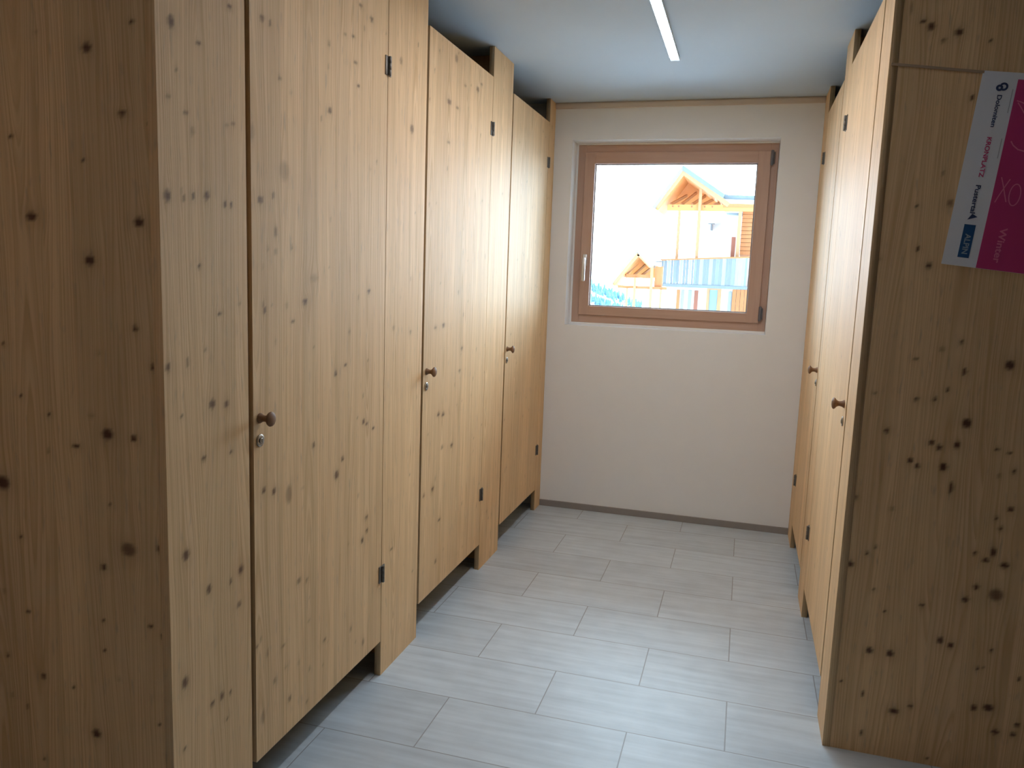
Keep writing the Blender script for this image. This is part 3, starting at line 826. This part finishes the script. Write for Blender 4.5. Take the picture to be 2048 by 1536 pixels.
def sheet(name, s0, s1, t0, t1, mat, parent, lift=0.0, thick=0.0008, ns=10, nt_=16):
    v, f = [], []
    for l in (lift, lift - thick):
        for j in range(nt_ + 1):
            for i in range(ns + 1):
                v.append(pp(s0 + (s1 - s0) * i / ns, t0 + (t1 - t0) * j / nt_, l))
    W = ns + 1
    o = W * (nt_ + 1)
    for j in range(nt_):
        for i in range(ns):
            a = j * W + i
            f.append((a, a + W, a + W + 1, a + 1))
            f.append((o + a, o + a + 1, o + a + W + 1, o + a + W))
    for i in range(ns):
        f.append((i, i + 1, o + i + 1, o + i))
        b_ = nt_ * W + i
        f.append((b_ + 1, b_, o + b_, o + b_ + 1))
    for j in range(nt_):
        a = j * W
        f.append((a + W, a, o + a, o + a + W))
        c_ = j * W + ns
        f.append((c_, c_ + W, o + c_ + W, o + c_))
    return obj_raw(name, v, f, mat, parent)


poster = sheet('poster', 0, 0.42, 0, 0.545, M['paper'], None)
tag(poster, 'pink poster with white logo margin, hung crooked on the dark right panel', 'poster')
pink = sheet('pink_field', 0.092, 0.405, 0.018, 0.5445, M['pink'], poster, 0.0004, 0.0004)


def letters(name, txt, size, s, t, mat, spin=-90, width=None):
    """lettering lying on the sheet; spin -90 reads down the sheet"""
    cu = bpy.data.curves.new(name, 'FONT')
    cu.body = txt
    cu.size = size
    cu.offset = size * 0.022
    cu.align_x = 'LEFT'
    cu.align_y = 'CENTER'
    tmp = bpy.data.objects.new('tmp', cu)
    C.objects.link(tmp)
    dg = bpy.context.evaluated_depsgraph_get()
    me = bpy.data.meshes.new_from_object(tmp.evaluated_get(dg))
    bpy.data.objects.remove(tmp)
    co = [v.co.copy() for v in me.vertices]
    w = max(c.x for c in co) - min(c.x for c in co)
    kx = (width / w) if width else 1.0
    a = math.radians(spin)
    v = []
    for c in co:
        x, y = c.x * kx, c.y
        v.append(pp(s + x * math.cos(a) - y * math.sin(a), t - (x * math.sin(a) + y * math.cos(a)), 0.0010))
    f = [tuple(p.vertices) for p in me.polygons]
    return obj_raw(name, v, f, mat, poster)


def stroke(mb, pts, w, lift=0.0010):
    """a brush stroke along sheet points"""
    P = [Vector((p[0], p[1])) for p in pts]
    v = []
    for i, q in enumerate(P):
        d = (P[min(i + 1, len(P) - 1)] - P[max(i - 1, 0)]).normalized()
        n_ = Vector((-d.y, d.x)) * w / 2
        v += [pp(*(q + n_), lift), pp(*(q - n_), lift)]
    mb.add(v, [(2 * i, 2 * i + 1, 2 * i + 3, 2 * i + 2) for i in range(len(P) - 1)])


def arc(cx, cy, rx, ry, a0, a1, n=20):
    return [(cx + rx * math.cos(math.radians(a0 + (a1 - a0) * i / n)), cy + ry * math.sin(math.radians(a0 + (a1 - a0) * i / n))) for i in range(n + 1)]


LS = 0.054                        # centre line of the logo column
lg = MB()
stroke(lg, arc(LS + 0.006, 0.040, 0.0085, 0.0085, -150, 110), 0.0055)
stroke(lg, arc(LS - 0.004, 0.044, 0.006, 0.006, 0, 360), 0.006)
lg.build('emblem', M['ink_navy'], poster)
letters('lettering', 'Dolomiten', 0.0165, LS, 0.062, M['ink_navy'], width=0.088)
letters('lettering', 'KRONPLATZ', 0.0165, LS - 0.002, 0.178, M['ink_pink'], width=0.112)
letters('lettering', 'Pustertal', 0.0185, LS - 0.003, 0.312, M['ink_navy'], width=0.080)
tri = MB()
tri.add([pp(LS - 0.012, 0.412, 0.001), pp(LS + 0.013, 0.402, 0.001), pp(LS - 0.002, 0.394, 0.001)], [(0, 1, 2)])
tri.build('emblem', M['ink_navy'], poster)
bx = sheet('logo_box', LS - 0.016, LS + 0.014, 0.425, 0.520, M['ink_blue'], poster, 0.0006, 0.0003, 2, 4)
letters('lettering', 'ALPIN', 0.021, LS - 0.001, 0.452, M['ink_pale'], width=0.058)
for t0, t1 in ((0.045, 0.110), (0.180, 0.235), (0.020, 0.020)):
    if t1 > t0:
        ln = MB()
        stroke(ln, [(0.084, t0 + (t1 - t0) * i / 6) for i in range(7)], 0.0022)
        ln.build('small_print', M['ink_grey'], poster)
for pts_, w_ in (
        ([(0.100, 0.075), (0.112, 0.078), (0.125, 0.083), (0.150, 0.090)], 0.003),
        ([(0.104, 0.080), (0.114, 0.092), (0.126, 0.108), (0.140, 0.130), (0.15, 0.165)], 0.003),
        ([(0.108, 0.185), (0.116, 0.196), (0.130, 0.206), (0.150, 0.210)], 0.0035),
        ([(0.105, 0.285), (0.113, 0.305), (0.122, 0.330), (0.130, 0.352)], 0.003),
        ([(0.128, 0.288), (0.118, 0.312), (0.108, 0.338), (0.102, 0.356)], 0.003),
        (arc(0.148, 0.330, 0.014, 0.030, 0, 360, 30), 0.003),
        ([(0.165, 0.30), (0.185, 0.28), (0.21, 0.30), (0.23, 0.27)], 0.003),
):
    scr = MB()
    stroke(scr, pts_, w_)
    scr.build('handwriting_stroke', M['ink_white'], poster)
letters('lettering', 'Winter', 0.026, 0.140, 0.425, M['ink_white'], width=0.100)

# ------------------------------------------------------------------ thin tape line from the panel edge to the poster
ta, tb_ = Vector((XR + 0.006, YR - 0.0015, 2.1425)), Vector((0.600, YR - 0.0015, 2.1115))
tp = MB()
tp.beam(ta, tb_, 0.004, 0.007)
tape = tag(tp.build('tape_strip', M['cord']), 'thin pale strip running from the right panel edge to the poster corner', 'strip')

# ------------------------------------------------------------------ outdoors: snow, hillside
def ground_height(x, y):
    base = -3.2
    t = max(0.0, (y - 70) / 80.0)
    h = max(0.0, min(1.0, (-14 - x) / 60.0))
    return base + min(1.6, t) * (h * 30.0 - 3.0) * 0.9


gv_, gf_ = [], []
xs = [-160 + 8 * i for i in range(41)]
ys = [-30, -12, -3, 5.4, 12, 20, 30, 40, 55, 70, 80, 90, 100, 110, 120, 130, 140, 150, 165, 180, 200]
for y in ys:
    for x in xs:
        gv_.append((x, y, ground_height(x, y) + (0.5 * math.sin(x * 0.31 + y * 0.17) if y > 60 else 0)))
W = len(xs)
for j in range(len(ys) - 1):
    for i in range(W - 1):
        a = j * W + i
        gf_.append((a, a + 1, a + W + 1, a + W))
struct(obj_raw('terrain', gv_, gf_, M['snow'], smooth=True), 'snow-covered ground and hillside outside the window', 'snow')

rnd = random.Random(5)
tv, tf = [], []
count = 0
while count < 420:
    y = rnd.uniform(95, 150)
    x = rnd.uniform(-0.22, -0.125) * y
    z = ground_height(x, y)
    el = (z - 1.5) / y
    band = (el + 0.34 * (x / y + 0.19))
    if not any(abs(band - c_) < w_ for c_, w_ in ((0.004, 0.0035), (-0.016, 0.004), (-0.031, 0.003))):
        if rnd.random() > 0.06:
            count += 0.05
            continue
    h = rnd.uniform(0.8, 1.4)
    r = h * 0.3
    for k in range(3):
        zb, rr = z + h * (0.05 + 0.28 * k), r * (1 - 0.27 * k)
        n0 = len(tv)
        ph = rnd.uniform(0, 1)
        for q in range(7):
            a = 2 * math.pi * q / 7 + ph
            tv.append((x + rr * math.cos(a), y + rr * math.sin(a), zb))
        tv.append((x, y, zb + h * 0.42))
        for q in range(7):
            tf.append((n0 + q, n0 + (q + 1) % 7, n0 + 7))
    count += 1
forest = obj_raw('forest', tv, tf, M['conifer'])
forest['kind'] = 'stuff'
tag(forest, 'conifers tinted bluish for haze, in bands on the far snowy hillside', 'forest')

# ------------------------------------------------------------------ outdoors: chalet with balcony
CH = tag(empty('chalet', (-0.8, 29.5, -3.2)), 'white chalet with larch gable, tall posts and weathered grey balcony', 'house')


def part(mb, nm, mats, parent=CH, under=None):
    if under is None:
        return adopt(mb.build(nm, mats), parent)
    o = mb.build(nm, mats, under)
    return o


part(MB().box(-2.75, 5.0, 29.6, 38.0, -3.4, 1.32), 'lower_wall', [M['render']])
part(MB().box(-1.95, 5.0, 31.5, 38.0, 1.3, 3.95), 'upper_wall', [M['render']])
lw = MB()
for k in range(11):
    lw.box(-0.30, 5.0, 28.25 + 0.01 * (k % 2), 31.5, 2.42 + k * 0.135, 2.42 + (k + 1) * 0.135 - 0.012)
part(lw, 'timber_wall', [M['chalet_wood']])
part(MB().box(-0.60, -0.47, 28.2, 28.45, 2.30, 3.00), 'shutter', [M['chalet_red']])
# roof
part(MB().prism([(-2.31, 5.24), (-3.24, 3.88), (-3.14, 3.83), (-2.29, 5.08)], 27.2, 33.5), 'roof', [M['slate_pale']])
part(MB().prism([(-2.31, 5.26), (-0.92, 4.34), (-0.95, 4.20), (-2.30, 5.08)], 27.2, 33.5), 'roof', [M['slate']])
part(MB().prism([(-1.05, 4.42), (-0.80, 4.34), (4.6, 4.22), (4.6, 4.06), (-0.95, 4.18)], 27.6, 34.0), 'roof', [M['slate']])
part(MB().prism([(-0.98, 4.19), (4.6, 4.07), (4.6, 4.00), (-0.95, 4.09)], 27.5, 33.8), 'snow_edge', [M['snow']])
part(MB().prism([(-2.29, 5.075), (-3.13, 3.835), (-3.06, 3.79), (-2.28, 4.95)], 27.4, 29.6), 'soffit', [M['chalet_soffit']])
part(MB().prism([(-2.30, 5.075), (-0.96, 4.195), (-1.02, 4.12), (-2.28, 4.95)], 27.4, 29.6), 'soffit', [M['chalet_soffit']])
bb = MB()
bb.beam((-3.10, 27.25, 3.88), (-2.26, 27.25, 5.05), 0.06, 0.16)
bb.beam((-2.36, 27.26, 5.085), (-0.75, 27.25, 3.98), 0.06, 0.15)
part(bb, 'barge_board', [M['chalet_pale']])
part(MB().prism([(-2.30, 5.02), (-2.98, 4.05), (-0.85, 4.05)], 29.6, 29.7), 'gable_panel', [M['chalet_soffit']])
for k in range(5):
    r_ = MB()
    xo = -2.70 + k * 0.36
    r_.beam((xo, 28.0, 4.05), (xo + 0.40 - 0.03 * k, 29.55, 4.60 - 0.10 * abs(k - 1)), 0.06, 0.09)
    part(r_, 'rafter', [M['chalet_pale']])
tbm = MB().box(-2.80, 3.0, 27.92, 28.10, 3.84, 4.04)
for xq in (-2.62, -2.42, -1.98, -1.55, -1.30):
    tbm.box(xq - 0.02, xq + 0.02, 27.905, 27.92, 3.95, 4.0, 1)
part(tbm, 'tie_beam', [M['chalet_soffit'], M['chalet_red']])
part(MB().box(-0.95, 3.0, 27.90, 28.12, 3.96, 4.10), 'fascia', [M['chalet_wood']])
part(MB().box(-2.43, -2.335, 27.95, 28.05, 1.4, 3.85), 'post', [M['chalet_pale']])
part(MB().box(-1.76, -1.66, 27.80, 27.92, 1.4, 4.62), 'post', [M['chalet_pale']])
part(MB().box(-0.43, -0.32, 27.95, 28.10, 1.4, 3.90), 'post', [M['chalet_pale']])
# balcony
part(MB().box(-2.90, 0.02, 27.68, 29.6, 1.24, 1.345), 'balcony_floor', [M['weathered']])
rl = MB()
x = -2.86
k = 0
while x < -0.04:
    w = rnd.uniform(0.07, 0.12)
    rl.box(x, min(x + w, -0.02), 27.70, 27.73, 1.34, 2.13 + 0.06 * (x + 2.86), (0, 0, 1, 0, 2, 0, 1)[k % 7] if x < -0.6 else (1, 3, 1, 2)[k % 4])
    x += w + 0.004
    k += 1
part(rl, 'balcony_railing', [M['weathered'], M['weathered_lite'], M['slate'], M['slate_pale']])
hr = MB()
hr.beam((-2.90, 27.72, 2.15), (-0.70, 27.72, 2.28), 0.10, 0.05)
hr.beam((-0.70, 27.72, 2.28), (0.05, 27.72, 2.32), 0.10, 0.05)
part(hr, 'handrail', [M['chalet_wood']])
part(MB().box(-3.10, -2.84, 27.85, 28.0, 2.07, 2.11), 'gutter', [M['weathered']])
# lower storey openings
for nm, a, c_, mt in (('shutter', -2.43, -2.32, 'chalet_wood'), ('shutter', -2.27, -2.17, 'slate_pale'), ('shutter', -2.02, -1.90, 'weathered_lite'), ('shutter', -1.80, -1.66, 'chalet_red'), ('shutter', -0.60, -0.48, 'weathered_lite')):
    part(MB().box(a, c_, 29.54, 29.6, 0.2, 1.13), nm, [M[mt]])
dp = part(MB().box(-1.36, -1.26, 29.52, 29.6, -0.9, 1.23).box(-0.98, -0.85, 29.52, 29.6, -0.9, 1.23).box(-1.26, -0.98, 29.52, 29.6, 1.17, 1.23), 'balcony_door', [M['chalet_pale']])
part(MB().box(-1.255, -0.985, 29.55, 29.6, -0.9, 1.17), 'door_glass', [M['blue_glass']], under=dp)
lw2 = MB()
for k in range(12):
    lw2.box(-0.46 + k * 0.14, -0.46 + k * 0.14 + 0.13, 29.50, 29.6, -0.9, 1.22)
part(lw2, 'timber_cladding', [M['chalet_wood']])
wl_ = MB()
wl_.box(-1.56, -1.32, 31.2, 31.24, 3.62, 3.65)
wl_.box(-1.46, -1.40, 31.1, 31.5, 3.40, 3.62)
part(wl_, 'wall_lamp', [M['grey_metal']])

# ------------------------------------------------------------------ outdoors: lower gabled porch in front of it
PO = tag(empty('timber_porch', (-3.2, 26.8, -3.2)), 'small larch porch with pitched roof on slim posts, left of the grey balcony', 'porch')
part(MB().prism([(-3.41, 2.42), (-4.27, 1.30), (-4.18, 1.26), (-3.40, 2.30)], 25.4, 27.25), 'roof', [M['slate_pale']], PO)
part(MB().prism([(-3.40, 2.295), (-4.17, 1.262), (-4.12, 1.22), (-3.39, 2.20)], 25.6, 27.0), 'soffit', [M['chalet_soffit']], PO)
part(MB().prism([(-3.41, 2.42), (-2.92, 1.93), (-2.96, 1.85), (-3.40, 2.30)], 25.4, 27.25), 'roof', [M['slate_pale']], PO)
bb = MB()
bb.beam((-4.12, 25.45, 1.33), (-3.38, 25.45, 2.26), 0.05, 0.13)
bb.beam((-3.38, 25.45, 2.26), (-2.95, 25.45, 1.86), 0.05, 0.10)
part(bb, 'barge_board', [M['chalet_pale']], PO)
part(MB().prism([(-3.40, 2.22), (-3.92, 1.60), (-3.90, 1.52), (-2.98, 1.52), (-2.98, 1.84)], 27.0, 27.1), 'gable_panel', [M['chalet_soffit']], PO)
for k in range(3):
    r_ = MB()
    r_.beam((-3.85 + 0.25 * k, 26.0, 1.55), (-3.58 + 0.25 * k, 26.98, 2.0 - 0.06 * k), 0.05, 0.07)
    part(r_, 'rafter', [M['chalet_pale']], PO)
part(MB().box(-3.80, -2.96, 25.95, 26.08, 1.50, 1.62), 'cross_beam', [M['chalet_wood']], PO)
part(MB().box(-4.06, -2.46, 25.93, 26.05, 1.155, 1.245), 'wall_plate', [M['chalet_wood']], PO)
part(MB().box(-2.88, -2.66, 26.0, 26.5, 1.24, 1.90), 'side_board', [M['chalet_wood']], PO)
for xq, w, zt_ in ((-3.73, 0.055, 1.16), (-3.49, 0.08, 1.52), (-2.96, 0.09, 1.95), (-2.64, 0.065, 1.16)):
    part(MB().box(xq - w / 2, xq + w / 2, 25.85, 25.92, -3.25, zt_), 'post', [M['chalet_pale']], PO)
